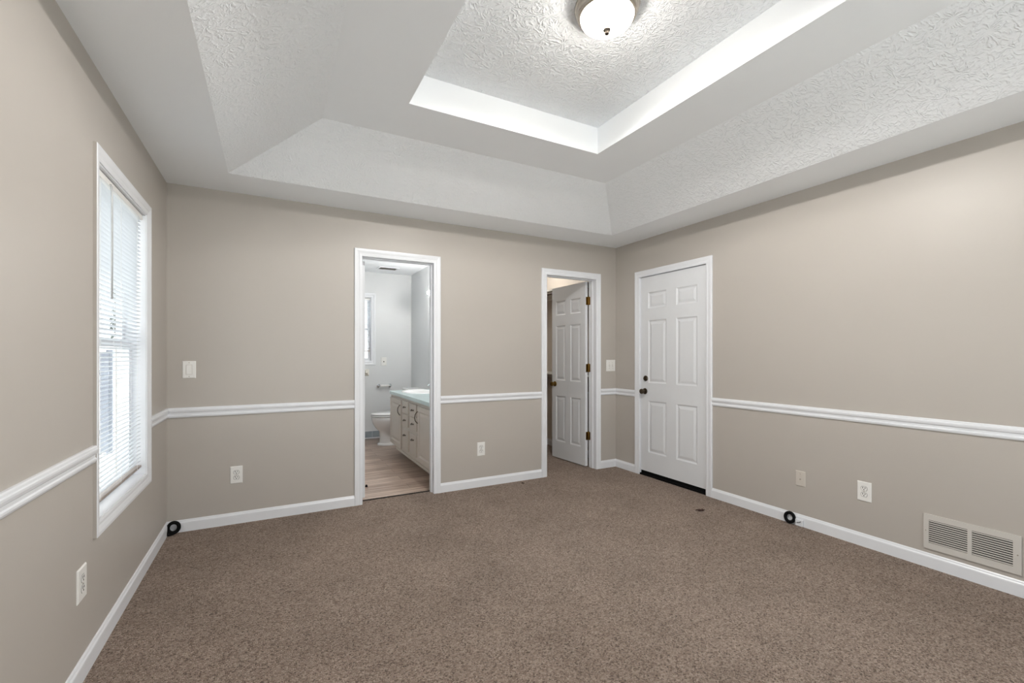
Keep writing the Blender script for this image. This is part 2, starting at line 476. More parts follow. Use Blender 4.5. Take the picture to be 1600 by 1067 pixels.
# casings, jambs
def jamb(bm, x0, x1, z1, y0=0.0, y1=T, t=.019):
    box(bm, x0-t, x0, y0, y1, 0, z1); box(bm, x1, x1+t, y0, y1, 0, z1); box(bm, x0-t, x1+t, y0, y1, z1, z1+t)
bm = bmesh.new(); casing(bm, on_back, 1.309, 1.925, 0, 2.066, CASE); jamb(bm, 1.309, 1.925, 2.066)
box(bm, 1.309, 1.319, .045, .08, 0, 2.056); box(bm, 1.915, 1.925, .045, .08, 0, 2.056); box(bm, 1.309, 1.925, .045, .08, 2.056, 2.066)
tag(link('trim_1', bm, 'trim'), 'white casing around the bathroom doorway', 'door casing', kind='structure')
bm = bmesh.new(); casing(bm, on_back, 3.124, 3.757, 0, 2.066, CASE); jamb(bm, 3.124, 3.757, 2.066)
box(bm, 3.124, 3.134, .045, .08, 0, 2.056); box(bm, 3.747, 3.757, .045, .08, 0, 2.056); box(bm, 3.124, 3.757, .045, .08, 2.056, 2.066)
tag(link('trim_2', bm, 'trim'), 'white casing around the closet doorway', 'door casing', kind='structure')
bm = bmesh.new(); casing(bm, on_right, -1.190, -0.373, 0, 2.052, CASE)
t = .019
box(bm, W, W+T, -1.193-t, -1.193, 0, 2.056); box(bm, W, W+T, -.373, -.373+t, 0, 2.056); box(bm, W, W+T, -1.193-t, -.373+t, 2.056, 2.056+t)
box(bm, W+.06, W+.09, -1.193, -1.18, 0, 2.05); box(bm, W+.06, W+.09, -.386, -.373, 0, 2.05); box(bm, W+.06, W+.09, -1.193, -.373, 2.044, 2.056)
tag(link('trim_3', bm, 'trim'), 'white casing around the closed door on the right wall', 'door casing', kind='structure')
bm = bmesh.new(); casing(bm, on_left, WY0+.006, WY1-.006, WZ0+.006, WZ1-.006, [(0, 0), (0, .005), (.010, .008), (.020, .008), (.028, .011), (.044, .015), (.056, .015), (.058, .012), (.058, 0)], closed=True)
for f in bm.faces:
    c = f.calc_center_median()
    if c.y < WY0-.0515 and c.x > .001: f.material_index = 1
tag(link('trim_4', bm, ['trim', 'wall']), 'white picture-frame casing around the bedroom window', 'window casing', kind='structure')

# chair rails and baseboards
n_trim = [4]
def rail(f, a0, a1, m0, m1, label):
    n_trim[0] += 1
    bm = bmesh.new(); extrude_profile(bm, f, a0, a1, RAIL, m0, m1)
    tag(link('trim_%d' % n_trim[0], bm, 'trim'), label, 'chair rail', kind='structure')
rail(on_left, -L, WY0-.052, 0, 0, 'white chair rail on the left wall before the window')
rail(on_left, WY1+.052, 0, 0, -1, 'short white chair rail between window and left corner')
rail(on_back, 0, 1.246, 1, 0, 'white chair rail between left corner and bathroom doorway')
rail(on_back, 1.988, 3.061, 0, 0, 'white chair rail between the bathroom and closet doorways')
rail(on_back, 3.820, W, 0, -1, 'short white chair rail right of the closet doorway')
rail(on_right, -.310, 0, 0, -1, 'short white chair rail between right corner and closed door')
rail(on_right, -L, -1.253, 0, 0, 'long white chair rail on the right wall')
def base(name, f, label, *segs):
    bm = bmesh.new()
    for a0, a1, m0, m1 in segs: extrude_profile(bm, f, a0, a1, BASE, m0, m1)
    tag(link(name, bm, 'trim'), label, 'baseboard', kind='structure')
base('baseboard_left', on_left, 'white baseboard along the left wall', (-L, 0, 0, -1))
base('baseboard_back', on_back, 'white baseboard along the back wall in three lengths', (0, 1.246, 1, 0), (1.988, 3.061, 0, 0), (3.820, W, 0, -1))
base('baseboard_right', on_right, 'white baseboard along the right wall on both sides of the door', (-.310, 0, 0, -1), (-L, -1.253, 0, 0))
bm = bmesh.new(); extrude_profile(bm, lambda a, z, d: (W-d, a, z), T, 1.92, BASE)
extrude_profile(bm, lambda a, z, d: (a, 1.92-d, z), 2.8, W, BASE)
tag(link('baseboard_closet', bm, 'trim'), 'white baseboard inside the closet', 'baseboard', kind='structure')
# bathroom tile base: tile row over a white strip
bm = bmesh.new()
x = 0.6
while x < BR-.01:
    box(bm, x+.0015, min(x+.105, BR)-.0015, BF-.008, BF, .020, .112); x += .105
box(bm, 0.6, BR, BF-.006, BF, 0, .116, 1)
box(bm, 0.6, BR, BF-.014, BF, 0, .018, 1)
tag(link('baseboard_bathroom', bm, ['tile', 'trim'], bevel=.001), 'grey tile baseboard along the bathroom far wall', 'baseboard', kind='structure')

# ================================================================== DOORS
# exterior door on the right wall
slab = six_panel(.811, 2.0, .044)
d1 = link('door_1', slab, 'door'); d1.location = (W+.012, -.376, .048); d1.rotation_euler = (0, 0, -PI/2)
# local x runs to -y in the room, local y runs into the wall (+x): face y=0 looks into the room
tag(d1, 'closed white six-panel door on the right wall', 'door', kind='structure')
def knob_bm(n=28):
    bm = bmesh.new()
    lathe(bm, [(.030, 0), (.032, -.004), (.030, -.009), (.014, -.012), (.011, -.028), (.014, -.032), (.024, -.038), (.027, -.048), (.025, -.058), (.016, -.064), (.002, -.066)], axis='y', n=n)
    return bm
k = link('door_knob', knob_bm(), 'pewter', d1, smooth='auto'); k.location = (.062, 0, .822); k['label'] = 'dark pewter round knob'
bm = bmesh.new(); lathe(bm, [(.028, 0), (.029, -.006), (.025, -.012), (.012, -.014), (.012, -.017)], axis='y', n=28)
box(bm, -.004, .004, -.028, -.014, -.014, .014)
k = link('deadbolt', bm, 'pewter', d1, smooth='auto'); k.location = (.072, 0, .955); k['label'] = 'dark pewter thumb-turn lock'
for z in (1.755, .975, .178):
    bm = bmesh.new(); lathe(bm, [(.0075, -.048), (.0075, .048)], n=12); box(bm, -.022, 0, .003, .006, -.045, .045)
    h = link('hinge', bm, 'trim', d1); h.location = (.818, -.006, z)
bm = boxes((0, .811, .006, .040, -.030, 0.001))
s = link('door_sweep', bm, 'black', d1); s['label'] = 'black rubber sweep under the door'
tag(link('threshold', boxes((W-.002, W+.10, -1.192, -.374, 0.0, .017)), 'black'), 'black threshold under the closed door', 'threshold', kind='structure')

tag(link('threshold.001', boxes((1.311, 1.923, .080, .098, -.02, .004)), 'shade_and_strip'), 'thin dark edge strip between carpet and bathroom floor', 'threshold', kind='structure')
# closet door, open into the closet
d2 = empty('door_2', (3.753, .126, .010), (0, 0, -math.radians(86.5)))
tag(d2, 'open white six-panel door standing inside the closet doorway', 'door', kind='structure')
# closed position: from the pin towards -x, bedroom face at y = -.041
sl = link('door_slab', six_panel(.610, 2.045, .035), 'door', d2); sl.location = (-.613, -.041, 0)
k = link('door_knob', knob_bm(), 'brass', d2, smooth='auto'); k.location = (-.553, -.041, .885); k['label'] = 'aged brass knob'
for z in (1.835, 1.09, .335):
    bm = bmesh.new(); lathe(bm, [(.0065, -.046), (.0065, .046), (.004, .050), (.001, .052)], n=12)
    h = link('hinge', bm, 'brass', d2, smooth='auto'); h.location = (.004, .004, z); h['label'] = 'aged brass hinge'
    bm = boxes((-.0022, .0005, -.038, 0, -.0445, .0445))
    link('hinge_leaf', bm, 'brass', h)
    # the leaf screwed to the jamb, turned back by the opening angle
    o = link('hinge_leaf', boxes((-.001, .0022, -.038, 0, -.0445, .0445)), 'brass', h); o.rotation_euler = (0, 0, math.radians(86.5))
# bathroom door, swung open out of sight
d3 = empty('door_3', (1.316, .130, .012), (0, 0, math.radians(97)))
tag(d3, 'white bathroom door swung open behind its jamb', 'door', kind='structure')
sl = link('door_slab', six_panel(.60, 2.04, .035), 'door', d3); sl.location = (.003, -.0385, 0)
for z in (1.80, 1.06, .30):
    bm = bmesh.new(); lathe(bm, [(.0065, -.046), (.0065, .046), (.004, .050)], n=12)
    h = link('hinge', bm, 'pewter', d3, smooth='auto'); h.location = (.0, .004, z)

# ================================================================== WINDOWS
def sash_window(name, f, a0, a1, z0, z1, dep, label):
    """f(a, z, d): d > 0 into the room; dep: depth of the reveal"""
    def fb(bm, a, b, c, d, e, g):   # box in frame coordinates
        p, q = f(a, c, e), f(b, d, g)
        box(bm, min(p[0], q[0]), max(p[0], q[0]), min(p[1], q[1]), max(p[1], q[1]), min(p[2], q[2]), max(p[2], q[2]))
    root = empty(name, f((a0+a1)/2, z0, 0)); tag(root, label, 'window', kind='structure')
    off = Vector(root.location)
    def add(nm, bm, mat, par=root, lab=None):
        bmesh.ops.translate(bm, verts=bm.verts, vec=-off)
        o = link(nm, bm, mat, par, bevel=.0015 if mat == 'trim' else 0)
        if lab: o['label'] = lab
        return o
    bm = bmesh.new(); t = .012
    fb(bm, a0, a0+t, z0, z1, -dep, 0); fb(bm, a1-t, a1, z0, z1, -dep, 0); fb(bm, a0+t, a1-t, z1-t, z1, -dep, 0); fb(bm, a0+t, a1-t, z0, z0+t, -dep, 0)
    add('window_frame', bm, 'trim')
    mid = (z0+z1)/2
    for nm, s0, s1, e in (('upper_sash', mid-.015, z1-t, -dep+.004), ('lower_sash', z0+t, mid+.015, -dep+.034)):
        bm = bmesh.new(); w = .034
        i0, i1 = a0+t, a1-t
        fb(bm, i0, i0+w, s0, s1, e, e+.028); fb(bm, i1-w, i1, s0, s1, e, e+.028)
        fb(bm, i0+w, i1-w, s1-w, s1, e, e+.028); fb(bm, i0+w, i1-w, s0, s0+w, e, e+.028)
        s = add(nm, bm, 'trim')
        bm = bmesh.new(); fb(bm, i0+w-.003, i1-w+.003, s0+w-.003, s1-w+.003, e+.012, e+.016)
        g = link('pane', bm, 'glass', s); g.data.transform(Matrix.Translation(-off))
    return root
sash_window('window_1', on_left, WY0, WY1, WZ0, WZ1, .13, 'tall white double-hung window in the left wall')
def on_bathfar(a, z, d): return (a, BF-d, z)
sash_window('window_2', on_bathfar, WBX0, WBX1, WBZ0, WBZ1, .095, 'small white window seen in the bathroom')
bm = bmesh.new(); casing(bm, on_bathfar, WBX0+.006, WBX1-.006, WBZ0+.006, WBZ1-.006, CASE, closed=True)
tag(link('trim_12', bm, 'trim'), 'white casing around the bathroom window', 'window casing', kind='structure')
def on_rear(a, z, d): return (a, -L+d, z)
sash_window('added_rear_window', on_rear, .57, 3.47, .05, 2.1, .11, 'unseen wide window added in the rear wall for fill daylight')  # added behind the camera as a source of fill daylight

def blind(name, f, a0, a1, z0, z1, depth, pitch, tilt, label, wand_a=None, wand_z=None):
    """f(a, z, d); hangs centred at -depth"""
    root = empty(name, f((a0+a1)/2, z1, -depth)); tag(root, label, 'window blind'); off = -Vector(root.location)
    def P(a, z, d): return Vector(f(a, z, d-depth))+off
    def pb(bm, a, b, c, d, e, g):
        p, q = P(a, c, e), P(b, d, g)
        box(bm, min(p.x, q.x), max(p.x, q.x), min(p.y, q.y), max(p.y, q.y), min(p.z, q.z), max(p.z, q.z))
    bm = bmesh.new(); pb(bm, a0, a1, z1-.030, z1-.002, -.018, .018); link('head_rail', bm, 'plate', root, bevel=.002)
    bm = bmesh.new(); z = z1-.045
    while z > z0+.018:
        lo, hi = [], []
        for i in range(6):
            u = (i/5-.5)*.025; crown = .0012*(1-(2*i/5-1)**2)
            d = u*math.cos(tilt); zz = z+u*math.sin(tilt)+crown
            lo.append((d, zz)); hi.append((d, zz+.0005))
        prof = lo+hi[::-1]
        ring(bm, [[P(a0+.004, zz, d) for d, zz in prof], [P(a1-.004, zz, d) for d, zz in prof]])
        z -= pitch
    link('slats', bm, 'slat', root, smooth='auto')
    bm = bmesh.new(); pb(bm, a0+.002, a1-.002, z0, z0+.013, -.013, .013); link('bottom_rail', bm, 'taupe', root, bevel=.002)['label'] = 'bottom rail toned taupe for its backlit shade'
    for fr in (.12, .5, .88):
        a = a0+(a1-a0)*fr
        bm = bmesh.new(); tube(bm, [P(a, z0+.005, .0135), P(a, z1-.02, .0135)], .0007, 6); tube(bm, [P(a, z0+.005, -.0135), P(a, z1-.02, -.0135)], .0007, 6)
        link('ladder_cord', bm, 'plate', root)
    if wand_a is not None:
        bm = bmesh.new(); tube(bm, [P(wand_a, z1-.030, .024), P(wand_a, z1-.055, .026), P(wand_a-.005, wand_z+.3, .028), P(wand_a-.008, wand_z, .028)], .0042, 8)
        tube(bm, [P(wand_a, z1-.020, .012), P(wand_a, z1-.022, .024), P(wand_a, z1-.04, .024)], .0018, 6)
        w = link('tilt_wand', bm, 'nickel', root, smooth=True); w.data.materials[0] = M['wand']; w['label'] = 'clear grey plastic tilt wand'
    return root
M['wand'] = plain('grey_wand_plastic', srgb(186, 186, 186), 0.25, var=0.02)
blind('mini_blind', on_left, WY0+.018, WY1-.018, .596, WZ1-.014, .032, .0215, math.radians(16), 'white horizontal mini blind in the tall bedroom window', -1.185, 1.50)
blind('mini_blind.001', on_bathfar, WBX0+.018, WBX1-.018, 1.30, WBZ1-.014, .028, .0215, math.radians(30), 'half raised white mini blind in the bathroom window')

# ================================================================== CEILING LIGHT
cl = empty('ceiling_light', (2.02, -2.25, 2.868)); tag(cl, 'round flush ceiling light, lit frosted dome in brushed nickel rim', 'ceiling light')
bm = bmesh.new(); lathe(bm, [(.02, 0), (.143, 0), (.148, -.004), (.150, -.012), (.146, -.021), (.142, -.024), (.143, -.030), (.140, -.040), (.134, -.044), (.134, -.052), (.129, -.056), (.123, -.056), (.123, -.02), (.02, -.018)], n=72, cap=False)
link('rim', bm, 'nickel', cl, smooth='auto')
bm = bmesh.new(); prof = [(.1225, -.040)]
for i in range(0, 13):
    a = i/12*PI/2; prof.append((.1225*math.cos(a)**0.9 if i < 12 else 0.0, -.052-.060*math.sin(a)))
lathe(bm, prof, n=64, cap=False)
link('glass_dome', bm, 'dome', cl, smooth=True)['label'] = 'glowing white frosted glass dome'
sd = bpy.data.lights.new('dome_bulbs', 'SPOT'); sd.energy = BEAM; sd.color = (1.0, .975, .94); sd.shadow_soft_size = .035
sd.spot_size = math.radians(178); sd.spot_blend = .36
so = bpy.data.objects.new('dome_bulbs', sd); C.objects.link(so); so.location = (2.02, -2.25, 2.840)
bm = bmesh.new(); lathe(bm, [(.004, -.108), (.017, -.111), (.018, -.116), (.010, -.120), (.008, -.124), (.012, -.128), (.011, -.134), (.001, -.138)], n=20)
link('finial', bm, 'finial', cl, smooth='auto')

# ================================================================== SWITCHES, OUTLETS
def plate_bm(w, h, t=.006):
    bm = bmesh.new(); a, b = w/2, h/2; c = .004
    ring(bm, [[(-a, 0, -b), (a, 0, -b), (a, 0, b), (-a, 0, b)], [(-a, -t*.45, -b), (a, -t*.45, -b), (a, -t*.45, b), (-a, -t*.45, b)], [(-a+c, -t, -b+c), (a-c, -t, -b+c), (a-c, -t, b-c), (-a+c, -t, b-c)]])
    return bm
def screw(par, x, z, y=-.006):
    bm = bmesh.new(); lathe(bm, [(.0032, 0), (.0032, -.0008), (.001, -.0014)], center=(x, y, z), axis='y', n=12)
    link('screw', bm, 'nickel', par)
ROT = {'back': 0, 'right': -PI/2, 'left': PI/2, 'bathright': -PI/2}
def place(name, side, a, z):
    loc = {'back': (a, 0, z), 'right': (W, a, z), 'left': (0, a, z), 'bathfar': (a, BF, z), 'bathright': (BR, a, z)}[side]
    return empty(name, loc, (0, 0, ROT.get(side, 0)))
def outlet(side, a, z, label, w=.079, h=.127):
    r = place('wall_outlet', side, a, z); tag(r, label, 'outlet', group='duplex wall outlets')
    link('cover_plate', plate_bm(w, h), 'plate', r)
    for dz in (.0195, -.0195):
        bm = bmesh.new(); n = 28
        pts = []
        for i in range(n):
            an = 2*PI*i/n; x, zz = .0172*math.cos(an), .0172*math.sin(an); pts.append((x, max(-.0138, min(.0138, zz))+dz))
        ring(bm, [[(x, -.0058, zz) for x, zz in pts], [(x, -.0078, zz) for x, zz in pts]])
        rc = link('receptacle', bm, 'plate', r)
        bm = boxes((-.0082, -.0046, -.0085, -.0074, dz+.000, dz+.0108), (.0046, .0082, -.0085, -.0074, dz+.001, dz+.0100))
        lathe(bm, [(.0033, -.0074), (.0033, -.0085)], center=(0, 0, dz-.0065), axis='y', n=12)
        link('slots', bm, 'slot', rc)
        bm = bmesh.new(); ring(bm, [[(x*1.10, -.0061, dz+(zz-dz)*1.10) for x, zz in pts], [(x*1.10, -.0064, dz+(zz-dz)*1.10) for x, zz in pts]]); link('shade_ring', bm, 'slot', rc)  # dark ring painted as the shade in the groove round the receptacle
    screw(r, 0, 0)
outlet('back', .4145, .359, 'white duplex outlet low on the back wall left of the bathroom doorway')
outlet('back', 2.390, .355, 'white duplex outlet low on the back wall between the two doorways')
outlet('right', -2.3925, .356, 'white duplex outlet low on the right wall beside the blank cable plate')
outlet('left', -1.589, .367, 'white duplex outlet low on the left wall under the window', w=.090)
r = place('cable_plate', 'right', -1.9935, .3435); tag(r, 'wall-coloured cable jack plate low on the right wall', 'wall plate')
link('cover_plate', plate_bm(.068, .110), 'plate_beige', r); screw(r, 0, .034); 
bm = bmesh.new(); lathe(bm, [(.0045, -.005), (.0045, -.009), (.002, -.009), (.002, -.006)], axis='y', n=12, center=(0, 0, -.004)); link('coax_jack', bm, 'nickel', r)
r = place('light_switch', 'back', .129, 1.139); tag(r, 'white rocker light switch left of the bathroom doorway', 'light switch')
link('cover_plate', plate_bm(.079, .122), 'plate', r)
bm = boxes((-.0185, .0185, -.0068, -.005, -.035, .035)); link('switch_frame', bm, 'slot', r).data.materials[0] = M['plate_shadow'] if 'plate_shadow' in M else M['grille']
bm = bmesh.new(); ring(bm, [[(-.016, -.006, -.0325), (.016, -.006, -.0325), (.016, -.006, .0325), (-.016, -.006, .0325)], [(-.016, -.0115, -.0325), (.016, -.0115, -.0325), (.016, -.0075, .0325), (-.016, -.0075, .0325)]])
link('rocker', bm, 'plate', r, bevel=.001); screw(r, 0, .049); screw(r, 0, -.049)
r = place('light_switch.001', 'back', 3.966, 1.127); tag(r, 'white double toggle switch between closet doorway and right corner', 'light switch')
link('cover_plate', plate_bm(.125, .125), 'plate', r)
for x in (-.023, .023):
    bm = bmesh.new(); box(bm, x-.005, x+.005, -.0065, -.005, -.012, .012); link('toggle_slot', bm, 'grille', r)
    bm = bmesh.new(); ring(bm, [[(x-.0045, -.006, -.006), (x+.0045, -.006, -.006), (x+.0045, -.006, .006), (x-.0045, -.006, .006)], [(x-.0035, -.017, -.012), (x+.0035, -.017, -.012), (x+.0035, -.016, -.005), (x-.0035, -.016, -.005)]])
    link('toggle', bm, 'plate', r); screw(r, x, .030); screw(r, x, -.030)

# ================================================================== RETURN AIR GRILLE
gy0, gy1, gz0, gz1 = -3.087, -2.695, .110, .311
g = empty('air_grille', (W, (gy0+gy1)/2, (gz0+gz1)/2), (0, 0, -PI/2)); tag(g, 'beige metal return-air grille low on the right wall', 'vent grille')
gw, gh = (gy1-gy0)/2, (gz1-gz0)/2          # local x: from far (-) to near (+)
banks = ((-gw+.022, -.007), (.010, gw-.030)); bz0, bz1 = -gh+.036, gh-.032
bm = bmesh.new(); y0, y1 = -.008, 0.0
xs = [-gw, banks[0][0], banks[0][1], banks[1][0], banks[1][1], gw]
box(bm, xs[0], xs[1], y0, y1, -gh, gh); box(bm, xs[2], xs[3], y0, y1, bz0, bz1); box(bm, xs[4], xs[5], y0, y1, -gh, gh)
box(bm, xs[1], xs[4], y0, y1, -gh, bz0); box(bm, xs[1], xs[4], y0, y1, bz1, gh)
bmesh.ops.remove_doubles(bm, verts=bm.verts, dist=1e-6)
link('frame', bm, 'grille', g)
for b0, b1 in banks:
    bm = bmesh.new(); n = 11
    for i in range(n):
        z = bz0+(bz1-bz0)*(i+.5)/n
        prof = [(-.0072, z-.0030), (-.0068, z+.0030), (-.0052, z+.0030), (-.0045, z-.0030)]
        ring(bm, [[(b0, y, zz) for y, zz in prof], [(b1, y, zz) for y, zz in prof]])
    link('louvers', bm, 'grille', g)
link('shade_sheet', boxes((xs[1], xs[4], -.0010, -.0003, bz0, bz1)), 'shade_and_strip', g)['label'] = 'dark sheet painted as the shade behind the louvers'  # flat sheet on the wall, shade between the louvers put into its colour
screw(g, -gw+.010, .004, -.008); screw(g, gw-.013, .0, -.008)

# ================================================================== SMALL THINGS ON THE FLOOR
def coil(name, loc, rz, R, r, label, tail=False):
    e = empty(name, loc, (math.radians(-6), 0, rz)); tag(e, label, 'cable coil', group='black coils by the baseboards')
    bm = bmesh.new(); N = 180; pts = []
    for i in range(N+1):        # six turns wound round the ring's own section
        a = 2*PI*i/30 - PI/2; b = 2*PI*(i/30)/6*1.0
        rr = R+r*.95*math.cos(b); pts.append((rr*math.cos(a)*.90, r*.95*math.sin(b)*1.1, R+2*r+rr*math.sin(a)))
    tube(bm, pts, r, 8); link('winding', bm, 'black', e, smooth=True)
    if tail:
        bm = bmesh.new(); tube(bm, [(-R*.80, -.012, R*.95), (-R*.92, -.014, R*.55), (-R*.95, -.016, .006), (-R*.5, -.016, .0055), (0, -.014, .0075)], r*1.15, 8)
        link('loose_end', bm, 'black', e, smooth=True)
    return e
coil('cable_coil', (.046, -.045, .002), 0.15, .034, .0062, 'black ring-shaped coil in the corner below the window', True)
coil('cable_coil.001', (W-.030, -1.930, .002), -1.45, .033, .0060, 'black ring-shaped coil leaning on the right baseboard')
e = empty('cable_box', (W-.013, -1.995, .002), (0, 0, -PI/2)); tag(e, 'small white cable box at the right baseboard beside the black coil', 'cable box')
link('body', boxes((-.026, .026, -.014, 0, 0, .048)), 'trim', e, bevel=.003)
bm = bmesh.new(); tube(bm, [(-.012, -.015, .022), (-.004, -.020, .028), (.006, -.020, .030), (.014, -.015, .036)], .0022, 6); link('cable_stub', bm, 'slot', e)
def scrap(name, loc, s, label):
    rng = random.Random(int(s*1e4)); bm = bmesh.new()
    for arm in range(5):
        a = arm*2*PI/5+rng.uniform(-.3, .3); l = s*rng.uniform(.6, 1.1); w = s*.22
        d = Vector((math.cos(a), math.sin(a), 0)); n = Vector((-d.y, d.x, 0))
        P0 = [Vector((0, 0, .008))+n*w, Vector((0, 0, .008))-n*w, Vector((0, 0, .003))]
        P1 = [d*l*.6+n*w*.8+Vector((0, 0, .014)), d*l*.6-n*w*.8+Vector((0, 0, .010)), d*l*.6+Vector((0, 0, .005))]
        P2 = [d*l+n*w*.1+Vector((0, 0, .007)), d*l-n*w*.1+Vector((0, 0, .006)), d*l+Vector((0, 0, .003))]
        ring(bm, [P0, P1, P2])
    o = link(name, bm, 'debris'); o.location = loc; tag(o, label, 'debris')
scrap('dry_leaf', (3.655, -1.436, 0), .042, 'dark brown scrap lying on the carpet before the closed door')
scrap('dry_leaf.001', (2.78, -.112, 0), .014, 'tiny dark speck on the carpet near the closet doorway')

# ================================================================== BATHROOM
# vanity cabinet
VX, VY0, VY1, VT = 1.995, .135, 1.925, .748     # face, near end, far end, top of the cabinet
v = empty('vanity_cabinet', (VX, (VY0+VY1)/2, 0)); tag(v, 'long cream vanity cabinet with raised doors and small drawers', 'cabinet')
ov = Vector(v.location)
def vl(bm): bmesh.ops.translate(bm, verts=bm.verts, vec=-ov); return bm
BTM = .125
link('body', vl(boxes((VX, VX+.018, VY0, VY1, BTM, VT), (VX+.018, BR-.004, VY0, VY0+.018, BTM, VT), (VX+.018, BR-.004, VY1-.018, VY1, BTM, VT), (VX+.018, BR-.004, VY0+.018, VY1-.018, BTM, BTM+.018))), 'cabinet', v, bevel=.002)
link('base_molding', vl(boxes((VX-.006, VX+.03, VY0, 1.64, .092, BTM), (VX-.010, VX+.03, VY0, 1.64, .106, .112))), 'cabinet', v, bevel=.003)
link('toe_kick', vl(boxes((VX+.12, BR-.004, VY0, 1.80, 0, BTM))), 'cabinet', v)
def front(nm, y0, y1, z0, z1, raised):
    """overlay front facing -x; local frame: x along -y"""
    w, h = y1-y0, z1-z0
    bm = bmesh.new()
    P = [(.05, w-.05, .05, h-.05)] if raised else []
    panel_face(bm, w, h, 0, -1, P)
    for (a, b) in (((0, 0), (w, 0)), ((w, 0), (w, h)), ((w, h), (0, h)), ((0, h), (0, 0))):
        bm.faces.new([bm.verts.new(q) for q in ((a[0], 0, a[1]), (b[0], 0, b[1]), (b[0], .018, b[1]), (a[0], .018, a[1]))])
    bmesh.ops.remove_doubles(bm, verts=bm.verts, dist=1e-5)
    o = link(nm, bm, 'cabinet', v, bevel=.003); o.rotation_euler = (0, 0, -PI/2)
    o.location = Vector((VX-.018, y1, z0))-ov
    return o, w, h
def bail(par, x, z):
    bm = bmesh.new(); tube(bm, [(x-.028, 0, z), (x-.026, -.016, z-.002), (x, -.022, z-.008), (x+.026, -.016, z-.002), (x+.028, 0, z)], .0042, 8)
    lathe(bm, [(.009, 0), (.009, -.003), (.004, -.006)], center=(x-.028, 0, z), axis='y', n=12); lathe(bm, [(.009, 0), (.009, -.003), (.004, -.006)], center=(x+.028, 0, z), axis='y', n=12)
    link('drawer_pull', bm, 'pewter', par, smooth='auto')
def bow(par, x, z):
    bm = bmesh.new(); tube(bm, [(x, 0, z-.058), (x, -.012, z-.056), (x, -.028, z-.03), (x, -.034, z), (x, -.028, z+.03), (x, -.012, z+.056), (x, 0, z+.058)], .0045, 8)
    link('door_pull', bm, 'pewter', par, smooth=True)
o, w, h = front('cabinet_door', 1.370, 1.900, .145, .712, True); bow(o, w-.018, h-.115)
o, w, h = front('cabinet_door', .160, .690, .145, .712, True); bow(o, .018, h-.115)
for y0, y1 in ((1.062, 1.305), (.738, .980)):
    for z0, z1 in ((.583, .718), (.438, .568)):
        o, w, h = front('drawer', y0, y1, z0, z1, False); bail(o, w/2, h*.52)
    o, w, h = front('cabinet_door', y0, y1, .168, .395, False); bail(o, w/2, h*.74)
# countertop with basin
ct = empty('countertop', (VX-.018, (VY0+VY1)/2, VT)); tag(ct, 'pale aqua vanity top with a moulded white basin', 'countertop'); oc = Vector(ct.location)
bm = bmesh.new(); SX, SY, RX, RY = 2.25, 1.58, .18, .28; n = 48
x0, x1, y0, y1, zt = VX-.020, BR-.003, VY0-.010, VY1+.012, VT+.040
inner = []; outer = []
for i in range(n):
    a = 2*PI*i/n; c, s = math.cos(a), math.sin(a); inner.append((SX+RX*c, SY+RY*s))
    k = min(((x1-SX)/c if c > 0 else (x0-SX)/c) if abs(c) > 1e-6 else 1e9, ((y1-SY)/s if s > 0 else (y0-SY)/s) if abs(s) > 1e-6 else 1e9)
    outer.append((SX+k*c, SY+k*s))
# put exact corners in
for cx, cy in ((x0, y0), (x0, y1), (x1, y0), (x1, y1)):
    j = min(range(n), key=lambda i: (outer[i][0]-cx)**2+(outer[i][1]-cy)**2); outer[j] = (cx, cy)
ring(bm, [[(x, y, VT+.001) for x, y in outer], [(x, y, zt) for x, y in outer], [(x, y, zt) for x, y in inner]], cap=False)
bmesh.ops.translate(bm, verts=bm.verts, vec=-oc)
link('slab', bm, 'counter', ct, bevel=.006)
bm = bmesh.new(); loops = []
for s_, dz in ((1.10, .0), (1.09, .007), (1.02, .010), (.97, .004), (.92, -.03), (.80, -.08), (.55, -.12), (.2, -.135), (.03, -.136)):
    loops.append([(SX+RX*s_*math.cos(2*PI*i/n), SY+RY*s_*math.sin(2*PI*i/n), zt+dz) for i in range(n)])
ring(bm, loops, cap=False); bmesh.ops.translate(bm, verts=bm.verts, vec=-oc); link('basin', bm, 'porcelain', ct, smooth=True)['label'] = 'white oval basin'
bm = boxes((BR-.02, BR-.003, y0+.0, y1, zt, zt+.07)); bmesh.ops.translate(bm, verts=bm.verts, vec=-oc); link('backsplash', bm, 'counter', ct, bevel=.004)
# faucet
fa = empty('faucet', (2.49, SY+.03, zt+.002)); tag(fa, 'chrome faucet on the vanity top', 'faucet')
bm = bmesh.new(); lathe(bm, [(.024, 0), (.024, .012), (.014, .02), (.013, .06), (.001, .065)], n=20); tube(bm, [(0, 0, .05), (-.03, 0, .085), (-.08, 0, .09), (-.11, 0, .07)], [.012, .011, .010, .009], 12); link('spout', bm, 'chrome', fa, smooth='auto')
for sy in (-.13, .22):
    bm = bmesh.new(); lathe(bm, [(.022, 0), (.020, .012), (.010, .02), (.010, .035), (.019, .042), (.019, .058), (.008, .064), (.001, .065)], center=(0, sy, 0), n=16); link('handle', bm, 'chrome', fa, smooth='auto')
